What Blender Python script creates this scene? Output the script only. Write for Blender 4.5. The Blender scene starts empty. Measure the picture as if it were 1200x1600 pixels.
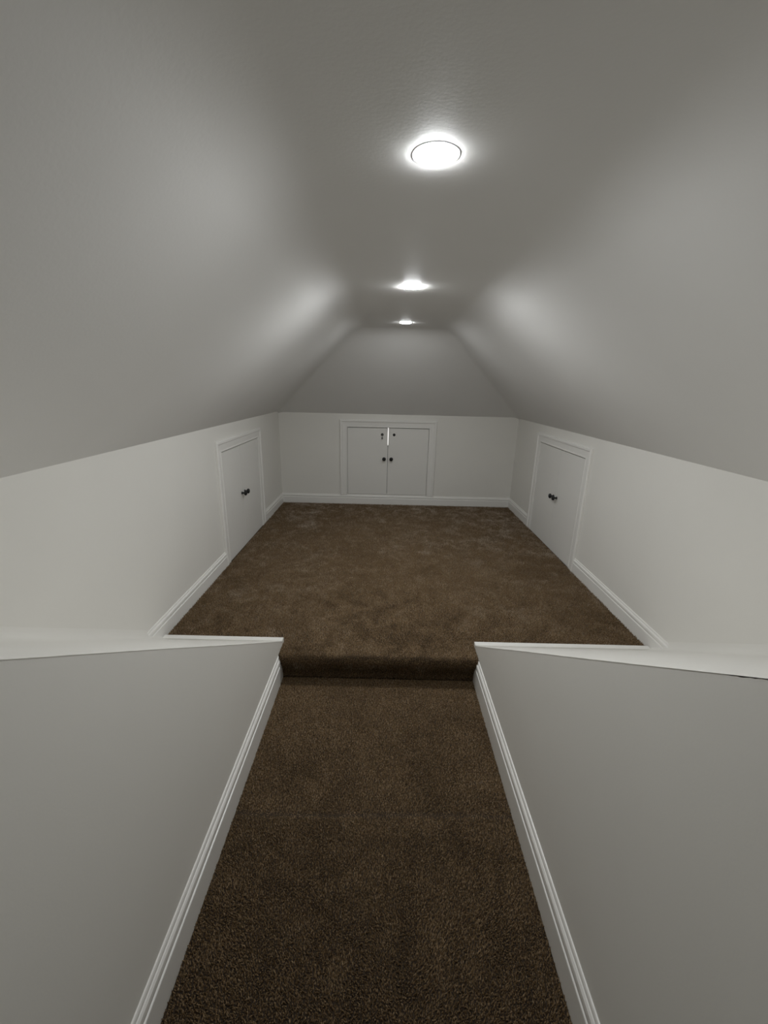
import bpy, bmesh, math, random
import numpy as np
from mathutils import Matrix, Vector

random.seed(7)
rng = np.random.default_rng(7)
scene = bpy.context.scene
C = scene.collection

# ------------------------------------------------------------------ camera, world, exposure
cam_data = bpy.data.cameras.new('camera')
cam = bpy.data.objects.new('camera', cam_data)
C.objects.link(cam)
cam_data.sensor_fit = 'VERTICAL'
cam_data.sensor_height = 32.0
cam_data.sensor_width = 24.0
cam_data.lens = 649.0 / 1600.0 * 32.0
cam_data.clip_start = 0.01
YAW, PITCH, ROLL = 0.0009, 0.2965, 0.0235
cy, sy, cp, sp, cr, sr = (math.cos(YAW), math.sin(YAW), math.cos(PITCH), math.sin(PITCH), math.cos(ROLL), math.sin(ROLL))
fw = Vector((sy * cp, cy * cp, -sp))
rt = Vector((cy, -sy, 0.0))
up = rt.cross(fw)
rt2 = cr * rt + sr * up
up2 = -sr * rt + cr * up
cam.matrix_world = Matrix(((rt2.x, up2.x, -fw.x, 0.0), (rt2.y, up2.y, -fw.y, 0.0), (rt2.z, up2.z, -fw.z, 1.4), (0, 0, 0, 1)))
scene.camera = cam

world = bpy.data.worlds.new('world')
scene.world = world
world.use_nodes = True
world.node_tree.nodes['Background'].inputs[0].default_value = (0.0, 0.0, 0.0, 1)
world.node_tree.nodes['Background'].inputs[1].default_value = 0.0

vs = scene.view_settings
vs.view_transform = 'Standard'
vs.look = 'None'
vs.gamma = 1.0
vs.use_curve_mapping = False
vs.exposure = 0.0

LAMP_STRENGTH = (290.0, 680.0, 243.0)          # near, middle, far
LAMP_COLOUR = (0.955, 0.98, 1.0)

# ------------------------------------------------------------------ dimensions (metres; upper floor is z = 0)
XL, XR, YF, YB = -1.2365, 1.529, 4.884, -1.0
KL, KR, KF = 1.0856, 1.066, 1.078           # top of the knee walls
ZC = 1.868                                   # flat strip of the ceiling
SL = 0.822                                   # pitch of the roof slopes
CL, CR = -0.549, 0.5295                      # walls of the sunken stair landing
ZS = -0.156                                  # landing level
YS = 0.28                                    # head of the added, unseen stairs below the viewer
YR, YN = 1.928, 1.893                        # riser, nose of the step
Y0, Z0, SS = 2.005, 0.016, 0.663             # foot and pitch of the boxed slopes beside the landing
BB = 0.016                                   # baseboard thickness


# ------------------------------------------------------------------ materials
def new_mat(name):
    m = bpy.data.materials.new(name)
    m.use_nodes = True
    nt = m.node_tree
    return m, nt, nt.nodes['Principled BSDF']


def paint(name, col, rough, bump=0.0, scale=160.0, var=0.03):
    m, nt, b = new_mat(name)
    tc = nt.nodes.new('ShaderNodeTexCoord')
    n1 = nt.nodes.new('ShaderNodeTexNoise')
    n1.inputs['Scale'].default_value = 2.2
    n1.inputs['Detail'].default_value = 4
    mix = nt.nodes.new('ShaderNodeMix')
    mix.data_type = 'RGBA'
    mix.inputs[6].default_value = tuple(c * (1 - var) for c in col) + (1,)
    mix.inputs[7].default_value = tuple(min(1, c * (1 + var)) for c in col) + (1,)
    nt.links.new(tc.outputs['Object'], n1.inputs['Vector'])
    nt.links.new(n1.outputs['Fac'], mix.inputs[0])
    nt.links.new(mix.outputs[2], b.inputs['Base Color'])
    b.inputs['Roughness'].default_value = rough
    if bump:
        n2 = nt.nodes.new('ShaderNodeTexNoise')
        n2.inputs['Scale'].default_value = scale
        n2.inputs['Detail'].default_value = 3
        bp = nt.nodes.new('ShaderNodeBump')
        bp.inputs['Strength'].default_value = bump
        bp.inputs['Distance'].default_value = 0.002
        nt.links.new(tc.outputs['Object'], n2.inputs['Vector'])
        nt.links.new(n2.outputs['Fac'], bp.inputs['Height'])
        nt.links.new(bp.outputs['Normal'], b.inputs['Normal'])
    return m


M_WALL = paint('wall_paint', (0.80, 0.782, 0.732), 0.55, 0.06)
M_CEIL = paint('ceiling_paint', (0.80, 0.79, 0.765), 0.6, 0.10, 120)
M_TRIM = paint('gloss_trim_paint', (0.84, 0.825, 0.785), 0.33, 0.05, 90, 0.015)
M_DOOR = paint('door_paint', (0.80, 0.785, 0.745), 0.40, 0.05, 70, 0.02)
M_CUPBOARD_SHADE = paint('cupboard_shade_lining', (0.05, 0.045, 0.04), 0.9, 0, 1, 0.1)  # dark colour stands in for shade inside the cupboard and its door seam
M_RING = paint('lamp_ring_white', (0.85, 0.85, 0.85), 0.4, 0, 1, 0.01)
M_BLACK = paint('black_knob', (0.004, 0.004, 0.004), 0.5, 0, 1, 0.2)


def metal(name, col, rough):
    m, nt, b = new_mat(name)
    b.inputs['Metallic'].default_value = 1.0
    n = nt.nodes.new('ShaderNodeTexNoise')
    n.inputs['Scale'].default_value = 300
    mp = nt.nodes.new('ShaderNodeMapRange')
    mp.inputs[3].default_value = rough * 0.85
    mp.inputs[4].default_value = rough * 1.15
    nt.links.new(n.outputs['Fac'], mp.inputs[0])
    nt.links.new(mp.outputs[0], b.inputs['Roughness'])
    b.inputs['Base Color'].default_value = col + (1,)
    return m


M_LOCK = metal('lock_metal', (0.05, 0.048, 0.045), 0.45)
M_KEY = metal('key_metal', (0.22, 0.21, 0.2), 0.4)


def emitter(name, col, strength):
    m, nt, b = new_mat(name)
    b.inputs['Base Color'].default_value = (0.9, 0.9, 0.9, 1)
    b.inputs['Emission Color'].default_value = col + (1,)
    b.inputs['Emission Strength'].default_value = strength
    return m


M_LAMPS = [emitter('lamp_diffuser', LAMP_COLOUR, q) for q in LAMP_STRENGTH]
M_TUBE = emitter('cupboard_tube', (1.0, 0.98, 0.94), 1.1)


def carpet_mat():
    m, nt, b = new_mat('brown_carpet')
    tc = nt.nodes.new('ShaderNodeTexCoord')
    fine = nt.nodes.new('ShaderNodeTexNoise')
    fine.inputs['Scale'].default_value = 150
    fine.inputs['Detail'].default_value = 2
    ramp = nt.nodes.new('ShaderNodeValToRGB')
    e = ramp.color_ramp.elements
    e[0].position, e[0].color = 0.30, (0.058, 0.034, 0.014, 1)
    e[1].position, e[1].color = 0.72, (0.330, 0.236, 0.140, 1)
    mid = e.new(0.5)
    mid.color = (0.150, 0.096, 0.048, 1)
    nt.links.new(tc.outputs['Object'], fine.inputs['Vector'])
    nt.links.new(fine.outputs['Fac'], ramp.inputs['Fac'])
    nt.links.new(ramp.outputs['Color'], b.inputs['Base Color'])
    b.inputs['Roughness'].default_value = 0.95
    b.inputs['Specular IOR Level'].default_value = 0.1
    b.inputs['Sheen Weight'].default_value = 0.9
    b.inputs['Sheen Roughness'].default_value = 0.30
    b.inputs['Sheen Tint'].default_value = (1.0, 0.87, 0.72, 1)
    return m


M_CARPET = carpet_mat()
M_BACKING_SHADE = paint('backing_pile_shade', (0.035, 0.023, 0.013), 0.95, 0.3, 400, 0.2)  # dark tone stands in for the shade deep between the tufts


# ------------------------------------------------------------------ helpers
def mesh_obj(name, verts, faces, mat, parent=None, smooth=False):
    me = bpy.data.meshes.new(name)
    me.from_pydata([tuple(v) for v in verts], [], faces)
    bm = bmesh.new()
    bm.from_mesh(me)
    bmesh.ops.recalc_face_normals(bm, faces=bm.faces)
    bm.to_mesh(me)
    bm.free()
    me.materials.append(mat)
    if smooth:
        for p in me.polygons:
            p.use_smooth = True
    o = bpy.data.objects.new(name, me)
    C.objects.link(o)
    if parent:
        o.parent = parent
    return o


def tag(o, label=None, cat=None, kind=None, group=None):
    if label:
        o['label'] = label
    if cat:
        o['category'] = cat
    if kind:
        o['kind'] = kind
    if group:
        o['group'] = group
    return o


def empty(name, loc, rz=0.0):
    o = bpy.data.objects.new(name, None)
    o.empty_display_size = 0.05
    C.objects.link(o)
    o.location = loc
    o.rotation_euler = (0, 0, rz)
    return o


def bevel(o, w, seg=2):
    md = o.modifiers.new('bevel', 'BEVEL')
    md.width = w
    md.segments = seg
    md.limit_method = 'ANGLE'
    md.angle_limit = math.radians(40)
    return o


def prism(poly, fn, t0, t1):
    """polygon (a,b) extruded from t0 to t1; fn(a,b,t) -> xyz"""
    n = len(poly)
    v = [fn(a, b, t0) for a, b in poly] + [fn(a, b, t1) for a, b in poly]
    f = [tuple(range(n)), tuple(range(2 * n - 1, n - 1, -1))]
    f += [(i, (i + 1) % n, n + (i + 1) % n, n + i) for i in range(n)]
    return v, f


def merge(*vf):
    V, F = [], []
    for v, f in vf:
        k = len(V)
        V += list(v)
        F += [tuple(i + k for i in q) for q in f]
    return V, F


def box(x0, x1, y0, y1, z0, z1):
    return prism([(x0, y0), (x1, y0), (x1, y1), (x0, y1)], lambda a, b, t: (a, b, t), z0, z1)


def lathe(profile, seg=24):
    """profile (r, h) revolved about the local -Y axis: h grows towards -Y"""
    V, F = [], []
    n = len(profile)
    for s in range(seg):
        a = 2 * math.pi * s / seg
        for r, h in profile:
            V.append((r * math.cos(a), -h, r * math.sin(a)))
    for s in range(seg):
        t = (s + 1) % seg
        for i in range(n - 1):
            F.append((s * n + i, s * n + i + 1, t * n + i + 1, t * n + i))
    F.append(tuple(s * n + n - 1 for s in range(seg)))
    F.append(tuple(s * n for s in reversed(range(seg))))
    return V, F


# ------------------------------------------------------------------ the setting
# ceiling: two roof slopes, a hipped slope at the far end and a narrow flat strip, plastered with soft rounded joints
def smin(a, b, k):
    h = np.clip(0.5 + 0.5 * (b - a) / k, 0, 1)
    return b + (a - b) * h - k * h * (1 - h)


def ceil_z(x, y):
    l = KL + (x - XL) * SL
    r = KR + (XR - x) * SL
    h = KF + (YF - y) * SL
    s = smin(smin(l, r, 0.05), h, 0.05)
    return smin(s, np.full_like(s, ZC), 0.07)


nx, ny = 93, 150
gx = np.linspace(XL - 0.06, XR + 0.06, nx)
gy = np.linspace(YB - 0.06, YF + 0.06, ny)
GX, GY = np.meshgrid(gx, gy)
GZ = ceil_z(GX, GY)
verts = np.stack([GX.ravel(), GY.ravel(), GZ.ravel()], 1)
faces = [(j * nx + i, (j + 1) * nx + i, (j + 1) * nx + i + 1, j * nx + i + 1) for j in range(ny - 1) for i in range(nx - 1)]
me = bpy.data.meshes.new('ceiling')
me.from_pydata(verts.tolist(), [], faces)
me.materials.append(M_CEIL)
for p in me.polygons:
    p.use_smooth = True
ceiling = bpy.data.objects.new('ceiling', me)
C.objects.link(ceiling)
tag(ceiling, 'white plastered attic ceiling sloping on three sides to a narrow flat strip', 'ceiling', 'structure')


# knee walls, each with the opening of its cupboard cut through it
def wall_with_hole(name, along0, along1, z0, z1, h0, h1, hz0, hz1, fn, label):
    """fn(a, z, t): a along the wall, t = 0 room face, 1 outer face"""
    parts = []
    rects = [(along0, h0, z0, z1), (h1, along1, z0, z1), (h0, h1, hz1, z1)]
    if hz0 > z0:
        rects.append((h0, h1, z0, hz0))
    for a0, a1, b0, b1 in rects:
        parts.append(prism([(a0, b0), (a1, b0), (a1, b1), (a0, b1)], fn, 0.0, 0.09))
    o = mesh_obj(name, *merge(*parts), M_WALL)
    return tag(o, label, 'wall', 'structure')


LD0, LD1, LDZ = 3.096, 4.020, 0.890          # left cupboard opening
RD0, RD1, RDZ = 3.136, 4.095, 0.902          # right cupboard opening
FD0, FD1, FDZ0, FDZ1 = -0.443, 0.507, 0.128, 0.928   # far cupboard opening
wall_with_hole('wall_left', 0.2, YF + 0.09, -0.1, KL + 0.03, LD0, LD1, -0.1, LDZ, lambda a, b, t: (XL - t, a, b),
               'white left knee wall under the sloping ceiling')
wall_with_hole('wall_right', 0.2, YF + 0.09, -0.1, KR + 0.03, RD0, RD1, -0.1, RDZ, lambda a, b, t: (XR + t, a, b),
               'white right knee wall under the sloping ceiling')
wall_with_hole('wall_back', XL, XR, -0.1, KF + 0.03, FD0, FD1, FDZ0, FDZ1, lambda a, b, t: (a, YF + t, b),
               'white low end wall at the far end of the attic')

# wall behind the viewer, closing the stair end
o = mesh_obj('wall_front', *box(XL - 0.06, XR + 0.06, YB - 0.09, YB, -1.5, ZC + 0.05), M_WALL)
tag(o, 'white wall behind the viewer at the stair end', 'wall', 'structure')


# walls of the sunken landing: upright, their tops climbing towards the viewer
def landing_wall(name, x, sgn, label, chip):
    zc = (KL + (x - XL) * SL) if sgn < 0 else (KR + (XR - x) * SL)
    yend = Y0 - (zc + 0.04 - Z0) / SS
    top = []
    n = 420
    for i in range(n + 1):
        y = Y0 + (yend - Y0) * i / n
        j = 0.0005 * math.sin(23 * y) * math.sin(61 * y + 1)
        if chip and 0.44 < y < 0.545:
            j -= random.uniform(0.0005, 0.0045) * min(1.0, (y - 0.44) / 0.02, (0.545 - y) / 0.03)
        top.append((y, Z0 + (Y0 - y) * SS + 0.0004 + j))
    poly = [(YB, -1.5), (YS, -1.5), (YS + 0.001, ZS - 0.06), (Y0 + 0.02, ZS - 0.06), (Y0 + 0.02, Z0)] + top + [(YB, zc + 0.04)]
    o = mesh_obj(name, *prism(poly, lambda a, b, t: (x + sgn * t, a, b), 0.0, 0.05), M_WALL)
    return tag(o, label, 'wall', 'structure')


landing_wall('wall_stairwell_left', CL, -1, 'pale grey-white wall left of the sunken landing, its top climbing', False)
landing_wall('wall_stairwell_right', CR, 1, 'pale grey-white wall right of the sunken landing, with chipped top edge', True)


# boxed slopes between the landing walls and the knee walls, with a soft fillet against the knee wall
def boxed_slope(name, xk, xc, sgn, k, label):
    cols = [(0.0, 0.055), (0.004, 0.036), (0.012, 0.019), (0.024, 0.008), (0.042, 0.0015), (0.06, 0.0)]
    width = abs(xc - xk)
    xs = [(d, z) for d, z in cols] + [(width * q, 0.0) for q in (0.2, 0.4, 0.6, 0.8, 0.97)] + [(width + 0.0008, 0.0)]
    V, F = [], []
    n = 40
    for d, dz in xs:
        x = xk + sgn * d
        zc = k + d * SL + 0.04
        ye = Y0 - (zc - Z0) / SS
        for i in range(n + 1):
            y = Y0 + 0.002 + (ye - Y0) * i / n
            jit = 0.0008 * math.sin(7 * y + 9 * x) if dz == 0 else 0
            V.append((x, y, Z0 + (Y0 - y) * SS + dz + jit))
    m = n + 1
    for a in range(len(xs) - 1):
        for i in range(n):
            F.append((a * m + i, a * m + i + 1, (a + 1) * m + i + 1, (a + 1) * m + i))
    o = mesh_obj(name, V, F, M_WALL, smooth=True)
    return tag(o, label, 'wall', 'structure')


o = boxed_slope('wall_slope_left', XL, CL, 1, KL, 'white boxed-in slope rising beside the landing on the left')
o = boxed_slope('wall_slope_right', XR, CR, -1, KR, 'white boxed-in slope rising beside the landing on the right')


# floors: backing slabs under the carpet pile, coloured as the shade between tufts
def step_profile():
    pts = [(YF + 0.05, 0.0), (Y0 + 0.02, 0.0)]
    r = 0.026
    for i in range(0, 13):
        a = math.radians(110) * i / 12
        pts.append((YN + r - r * math.sin(a), -r + r * math.cos(a)))
    pts += [(YR - 0.008, -0.085), (YR, ZS)]
    return pts


prof = step_profile()
top = box(XL - 0.02, XR + 0.02, Y0 + 0.02, YF + 0.05, -0.06, 0.0)
nose_poly = [p for p in prof if p[0] < Y0 + 0.03] + [(YR + 0.03, ZS), (YR + 0.03, -0.06), (Y0 + 0.02, -0.06)]
nose = prism(nose_poly, lambda a, b, t: (t, a, b), CL + 0.001, CR - 0.001)
floor = mesh_obj('floor', *merge(top, nose), M_BACKING_SHADE)
tag(floor, 'brown carpeted attic floor with a rounded step nosing', 'floor', 'structure')
o = mesh_obj('floor_landing', *box(CL, CR, YS, YR + 0.02, ZS - 0.06, ZS), M_BACKING_SHADE)
tag(o, 'brown carpeted sunken landing below the step', 'floor', 'structure')


# unseen carpeted stairs added below the viewer, a dark well cutting bounced light
sp_ = [(YS + 0.001, ZS)]
yy, zz = YS + 0.001, ZS
for i in range(6):
    zz -= 0.2
    sp_.append((yy, zz))
    yy -= 0.23
    sp_.append((yy, zz))
sp_ += [(yy, zz - 0.06), (YS + 0.001, zz - 0.06)]
o = mesh_obj('floor_added_stairs', *prism(sp_, lambda a, b, t: (t, a, b), CL, CR), M_BACKING_SHADE)
tag(o, 'unseen brown stairs added below the viewer to soak up bounced light', 'stairs', 'structure')


# carpet pile: leaning tufts over floor, step and landing
def pile_patch(x0, x1, curve, step):
    """curve: list of (y,z) from far to near; returns position and normal arrays"""
    P, N = [], []
    for (ya, za), (yb, zb) in zip(curve[:-1], curve[1:]):
        L = math.hypot(yb - ya, zb - za)
        rows = max(1, int(round(L / step)))
        cols = int((x1 - x0) / step)
        u = (np.arange(rows)[:, None] + rng.random((rows, cols))) / rows
        x = x0 + (np.arange(cols)[None, :] + rng.random((rows, cols))) * (x1 - x0) / cols
        y = ya + (yb - ya) * u
        z = za + (zb - za) * u
        P.append(np.stack([x, y, z], -1).reshape(-1, 3))
        nrm = np.array([0.0, (zb - za) / L, -(yb - ya) / L])
        N.append(np.broadcast_to(nrm, (rows * cols, 3)))
    return np.concatenate(P), np.concatenate(N)


def vnoise(p, s, seed):
    """smooth lattice noise in -1..1 at about s cells per metre"""
    g = np.random.default_rng(seed).random((64, 64)) * 2 - 1
    x, y = (p[:, 0] + 3.0) * s, (p[:, 1] + 3.0) * s
    i, j = np.floor(x).astype(int), np.floor(y).astype(int)
    fx, fy = x - i, y - j
    fx, fy = fx * fx * (3 - 2 * fx), fy * fy * (3 - 2 * fy)
    q = lambda a, b: g[a % 64, b % 64]
    return (q(i, j) * (1 - fx) + q(i + 1, j) * fx) * (1 - fy) + (q(i, j + 1) * (1 - fx) + q(i + 1, j + 1) * fx) * fy


def nap(p, seed):
    w = p + 0.05 * np.stack([vnoise(p, 6, seed + 5), vnoise(p, 6, seed + 6), 0 * p[:, 0]], 1)
    return 0.35 * vnoise(w, 5, seed) + 0.6 * vnoise(w, 13, seed + 1) + 0.6 * vnoise(w, 28, seed + 2)


parts = [
    (pile_patch(XL + BB, XR - BB, [(YF - BB, 0.0), (3.3, 0.0)], 0.0068), 1.25),
    (pile_patch(XL + BB, XR - BB, [(3.3, 0.0), (Y0 + 0.028, 0.0)], 0.0055), 1.0),
    (pile_patch(CL + 0.003, CR - 0.003, [(Y0 + 0.028, 0.0)] + prof[2:-2], 0.0048), 0.9),
    (pile_patch(CL + BB, CR - BB, prof[-3:], 0.0055), 0.9),
    (pile_patch(CL + BB, CR - BB, [(YR, ZS), (YS, ZS)], 0.0047), 0.9),
]
P = np.concatenate([a[0][0] for a in parts])
Nn = np.concatenate([a[0][1] for a in parts])
S = np.concatenate([np.full(len(a[0][0]), a[1]) for a in parts])
# the faint crease across the landing
crease = np.exp(-((P[:, 1] - 1.165 - 0.006 * np.sin(P[:, 0] * 5)) / 0.012) ** 2) * (P[:, 2] < -0.1)
n = len(P)
ex = np.array([1.0, 0, 0])
ty = np.cross(Nn, ex)
ang = rng.random(n) * 2 * math.pi
calm = np.where(P[:, 2] < -0.1, 0.5, 1.15)                # the landing is less trodden
leanx = calm * nap(P, 11) + rng.normal(0, 0.40, n)
leany = calm * nap(P, 31) + rng.normal(0, 0.40, n)
hgt = 0.0125 * S * (0.7 + 0.6 * rng.random(n)) * (1 - 0.85 * crease)
wid = 0.0027 * S * (0.8 + 0.5 * rng.random(n))
tip = P + Nn * hgt[:, None] + (ex[None] * leanx[:, None] + ty * leany[:, None]) * (0.0062 * S)[:, None]
V = np.empty((n, 4, 3))
for q in range(3):
    a = ang + q * 2 * math.pi / 3
    V[:, q] = P - Nn * 0.0008 + (ex[None] * np.cos(a)[:, None] + ty * np.sin(a)[:, None]) * wid[:, None]
V[:, 3] = tip
c0, c1, c2 = (sum(len(a[0][0]) for a in parts[:q]) for q in (2, 4, 5))
V[:c0, :, 1] = np.maximum(V[:c0, :, 1], Y0 + 0.0285)
V[c0:c1, :, 1] = np.minimum(V[c0:c1, :, 1], Y0 + 0.0275)
V[c0:c1, :, 2] = np.maximum(V[c0:c1, :, 2], ZS + 0.0125)
V[c1:, :, 2] = np.minimum(V[c1:, :, 2], ZS + 0.012)
counts = [len(a[0][0]) for a in parts]
bounds = [0, counts[0] + counts[1], sum(counts[:4]), n]
for (i0, i1), lab in zip(zip(bounds[:-1], bounds[1:]), ('brown cut-pile carpet covering the upper attic floor',
                                                        'brown carpet pile wrapped over the rounded step between the landing walls',
                                                        'brown cut-pile carpet on the sunken landing in front of the step')):
    m_ = i1 - i0
    idx = np.arange(m_)[:, None] * 4
    T = np.concatenate([idx + np.array([[0, 1, 3]]), idx + np.array([[1, 2, 3]]), idx + np.array([[2, 0, 3]])], 1).reshape(-1, 3)
    me = bpy.data.meshes.new('carpet_pile')
    me.vertices.add(m_ * 4)
    me.vertices.foreach_set('co', V[i0:i1].reshape(-1))
    me.loops.add(len(T) * 3)
    me.loops.foreach_set('vertex_index', T.reshape(-1).astype(np.int32))
    me.polygons.add(len(T))
    me.polygons.foreach_set('loop_start', np.arange(0, len(T) * 3, 3, dtype=np.int32))
    me.polygons.foreach_set('loop_total', np.full(len(T), 3, dtype=np.int32))
    me.update(calc_edges=True)
    me.validate()
    me.materials.append(M_CARPET)
    pile = bpy.data.objects.new('carpet_pile', me)
    C.objects.link(pile)
    tag(pile, lab, 'carpet', 'stuff')

# ------------------------------------------------------------------ baseboards
BASE = [(0, 0), (1.0, 0), (1.0, 0.655), (0.93, 0.675), (0.70, 0.685), (0.66, 0.715), (0.86, 0.745), (0.92, 0.80), (0.85, 0.87),
        (0.60, 0.905), (0.42, 0.915), (0.42, 0.935), (0.36, 0.97), (0.22, 0.995), (0, 1.0)]


def baseboard(name, fn, a0, a1, h, z, label):
    poly = [(o * BB, z + q * h) for o, q in BASE]
    ob = mesh_obj(name, *prism(poly, fn, a0, a1), M_TRIM)
    return tag(ob, label, 'baseboard', 'structure')


CW = 0.086                                   # casing width
fl = lambda o, z, t: (XL + o, t, z)
fr = lambda o, z, t: (XR - o, t, z)
baseboard('baseboard_left', fl, Y0 - 0.22, LD0 - CW, 0.122, 0, 'white moulded baseboard along left knee wall before the cupboard')
baseboard('baseboard_left', fl, LD1 + CW, YF, 0.122, 0, 'short white baseboard between left cupboard and far corner')
baseboard('baseboard_right', fr, Y0 - 0.22, RD0 - CW, 0.122, 0, 'white moulded baseboard along right knee wall before the cupboard')
baseboard('baseboard_right', fr, RD1 + CW, YF, 0.122, 0, 'short white baseboard between right cupboard and far corner')
baseboard('baseboard_back', lambda o, z, t: (t, YF - o, z), XL, XR, 0.122, 0, 'white baseboard across the far end wall below the double doors')
baseboard('baseboard_stairwell_left', lambda o, z, t: (CL + o, t, z), YS, YR - 0.004, 0.152, ZS, 'white moulded baseboard along the left side of the sunken landing')
baseboard('baseboard_stairwell_right', lambda o, z, t: (CR - o, t, z), YS, YR - 0.004, 0.152, ZS, 'white moulded baseboard along the right side of the sunken landing')

# edging boards where the upper carpet stops at the boxed slopes
for i, (x0, x1, lab) in enumerate(((XL + BB + 0.006, CL + 0.002, 'narrow white edging board at carpet edge left of the step'),
                                   (CR - 0.002, XR - BB - 0.008, 'narrow white edging board at carpet edge right of the step'))):
    poly = [(Y0 - 0.006, Z0 - 0.02), (Y0 + 0.026, Z0 - 0.02), (Y0 + 0.026, Z0 + 0.009), (Y0 + 0.022, Z0 + 0.013), (Y0 + 0.000, Z0 + 0.013), (Y0 - 0.006, Z0 + 0.009)]
    o = mesh_obj('trim_%d' % (i + 1), *prism(poly, lambda a, b, t: (t, a, b), x0, x1), M_TRIM)
    tag(o, lab, 'trim', 'structure')

# ------------------------------------------------------------------ cupboard doors
CASE = [(0, -0.002), (0, 0.010), (0.004, 0.013), (0.010, 0.013), (0.013, 0.010), (0.018, 0.010), (0.058, 0.012), (0.062, 0.018),
        (0.066, 0.020), (0.080, 0.020), (0.086, 0.014), (0.086, -0.002)]
KNOB = [(0.0125, 0.0), (0.0125, 0.003), (0.0095, 0.006), (0.0075, 0.012), (0.0075, 0.018), (0.011, 0.022), (0.0185, 0.026), (0.0215, 0.031),
        (0.0215, 0.036), (0.018, 0.041), (0.011, 0.044), (0.003, 0.045)]


def casing_piece(parent, a, b):
    """a, b: functions of the profile point giving the two mitred ends"""
    n = len(CASE)
    V = [a(o, h) for o, h in CASE] + [b(o, h) for o, h in CASE]
    F = [tuple(range(n)), tuple(range(2 * n - 1, n - 1, -1))] + [(i, (i + 1) % n, n + (i + 1) % n, n + i) for i in range(n)]
    return mesh_obj('casing', V, F, M_TRIM, parent)


def cupboard(name, loc, rz, w, z0, z1, zcase, seam, zk, kx, locks, label):
    """local x runs along the wall, local -y into the room; seam and kx in local x"""
    root = empty(name, loc, rz)
    tag(root, label, 'door', 'structure')
    hw = w / 2
    casing_piece(root, lambda o, h: (-hw - o, -h, zcase), lambda o, h: (-hw - o, -h, z1 + o))
    casing_piece(root, lambda o, h: (-hw - o, -h, z1 + o), lambda o, h: (hw + o, -h, z1 + o))
    casing_piece(root, lambda o, h: (hw + o, -h, z1 + o), lambda o, h: (hw + o, -h, zcase))
    g = 0.0032
    sg = 0.0020 if locks else 0.0010
    for s in (-1, 1):
        xa, xb = (-hw + g, seam - sg) if s < 0 else (seam + sg, hw - g)
        zb, zt = z0 + 0.004, z1 - 0.006
        if locks:
            # the two leaves bow apart a little near the top
            n = 24
            edge = []
            for i in range(n + 1):
                z = zb + (zt - zb) * i / n
                q = (z - zb) / (zt - zb)
                bow = 0.0030 * max(0.0, math.sin(math.pi * (q - 0.70) / 0.36)) if 0.70 < q < 1.06 else 0.0
                edge.append((xb - bow if s < 0 else xa + bow, z))
            poly = ([(xa, zb)] + edge + [(xa, zt)]) if s < 0 else ([(xb, zb), (xb, zt)] + edge[::-1])
        else:
            poly = [(xa, zb), (xb, zb), (xb, zt), (xa, zt)]
        leaf = mesh_obj('door_leaf', *prism(poly, lambda a, b, t: (a, t, b), -0.003, 0.016), M_DOOR, root)
        kn = mesh_obj('knob', *lathe(KNOB), M_BLACK, leaf, True)
        kn.location = (seam + s * kx, -0.003, zk)
        kn['label'] = 'small round black knob'
        if locks:
            lk = mesh_obj('lock', *lathe([(0.016, 0.0), (0.016, 0.004), (0.013, 0.008), (0.005, 0.009)], 18), M_LOCK, leaf, True)
            lk.location = (seam + s * 0.069, -0.003, 0.849)
            key = [(-0.003, 0.0), (0.003, 0.0), (0.003, -0.030), (0.008, -0.036), (0.009, -0.048), (0.004, -0.056), (-0.004, -0.056),
                   (-0.009, -0.048), (-0.008, -0.036), (-0.003, -0.030)]
            if s < 0:
                ky = mesh_obj('key', *prism(key, lambda a, b, t: (a, t, b), -0.0115, -0.0095), M_KEY, leaf)
                ky.location = (seam + s * 0.069, -0.003, 0.852)
    return root


cupboard('door_1', ((FD0 + FD1) / 2, YF, 0), 0.0, FD1 - FD0, FDZ0, FDZ1, 0.122, 0.0, 0.568, 0.042, True,
         'white double cupboard doors with two keyed locks in the far end wall')
cupboard('door_2', (XL, (LD0 + LD1) / 2, 0), math.pi / 2, LD1 - LD0, -0.006, LDZ, 0.0, -0.035, 0.478, 0.036, False,
         'white double cupboard doors with black knobs in the left knee wall')
cupboard('door_3', (XR, (RD0 + RD1) / 2, 0), -math.pi / 2, RD1 - RD0, -0.006, RDZ, 0.0, 0.025, 0.480, 0.036, False,
         'white double cupboard doors with black knobs in the right knee wall')

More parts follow.
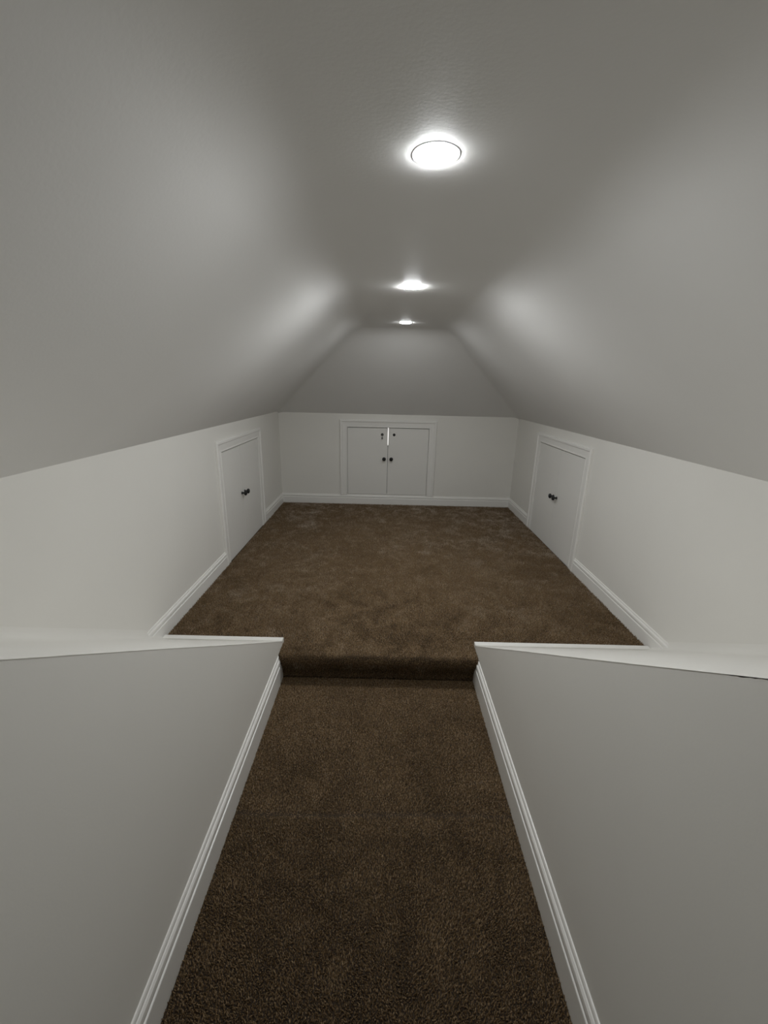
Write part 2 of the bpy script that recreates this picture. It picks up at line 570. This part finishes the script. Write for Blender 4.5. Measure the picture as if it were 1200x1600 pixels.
# cupboard carcasses behind the doors, so the openings have depth
for nm, b, lab in (('wall_cupboard_back', box(FD0 - 0.02, FD1 + 0.02, YF + 0.09, YF + 0.30, FDZ0 - 0.02, FDZ1 + 0.02), 'far eaves cupboard interior'),):
    V, F = b
    V = list(V)
    # open towards the doors: drop the face lying on the wall
    F = [f for f in F if not all(abs(V[i][1] - (YF + 0.09)) < 1e-6 for i in f)]
    o = mesh_obj(nm, V, F, M_CUPBOARD_SHADE)
    tag(o, 'shade-toned inside of the cupboard behind the far double doors', 'wall', 'structure')

# lamp left on inside the far cupboard: its light shows through the gap between the leaves
tube = empty('cupboard_lamp', (0.032, YF + 0.20, 0.70))
tag(tube, 'lit strip lamp inside far cupboard, seen through the gap between its doors', 'lamp')
tb = [(0.007 * math.cos(2 * math.pi * i / 12), 0.007 * math.sin(2 * math.pi * i / 12)) for i in range(12)]
mesh_obj('tube', *prism(tb, lambda a, b, t: (a, b, t), 0.0, 0.21), M_TUBE, tube)
mesh_obj('batten', *box(-0.012, 0.012, 0.008, 0.10, -0.01, 0.22), M_CUPBOARD_SHADE, tube)

# ------------------------------------------------------------------ ceiling lights
RING = [(0.0415, 0.0), (0.0415, 0.0008), (0.0500, 0.0008), (0.0505, 0.0)]
DOME = [(0.0430, 0.0), (0.0425, 0.0018), (0.0395, 0.0038), (0.032, 0.0052), (0.018, 0.0060), (0.001, 0.0062)]
Rdown = Matrix.Rotation(math.pi / 2, 4, 'X')   # local -Y -> world -Z
ring_src = None
for (x, y, lab), m in zip(((0.093, 1.060, 'round white ceiling light nearest the viewer, largest and brightest of the three'),
                           (0.116, 2.290, 'round white ceiling light in the middle of the row of three'),
                           (0.137, 3.510, 'round white ceiling light farthest away, above the far end wall')), M_LAMPS):
    root = empty('ceiling_light', (x, y, ZC))
    tag(root, lab, 'ceiling light', None, 'round lights along the flat ceiling strip')
    if ring_src is None:
        ring_src = mesh_obj('trim_ring', *lathe(RING, 48), M_RING, root)
        ring_src.data.transform(Rdown)
    else:
        o = ring_src.copy()
        C.objects.link(o)
        o.parent = root
    o = mesh_obj('diffuser', *lathe(DOME, 32), m, root, True)
    o.data.transform(Rdown)
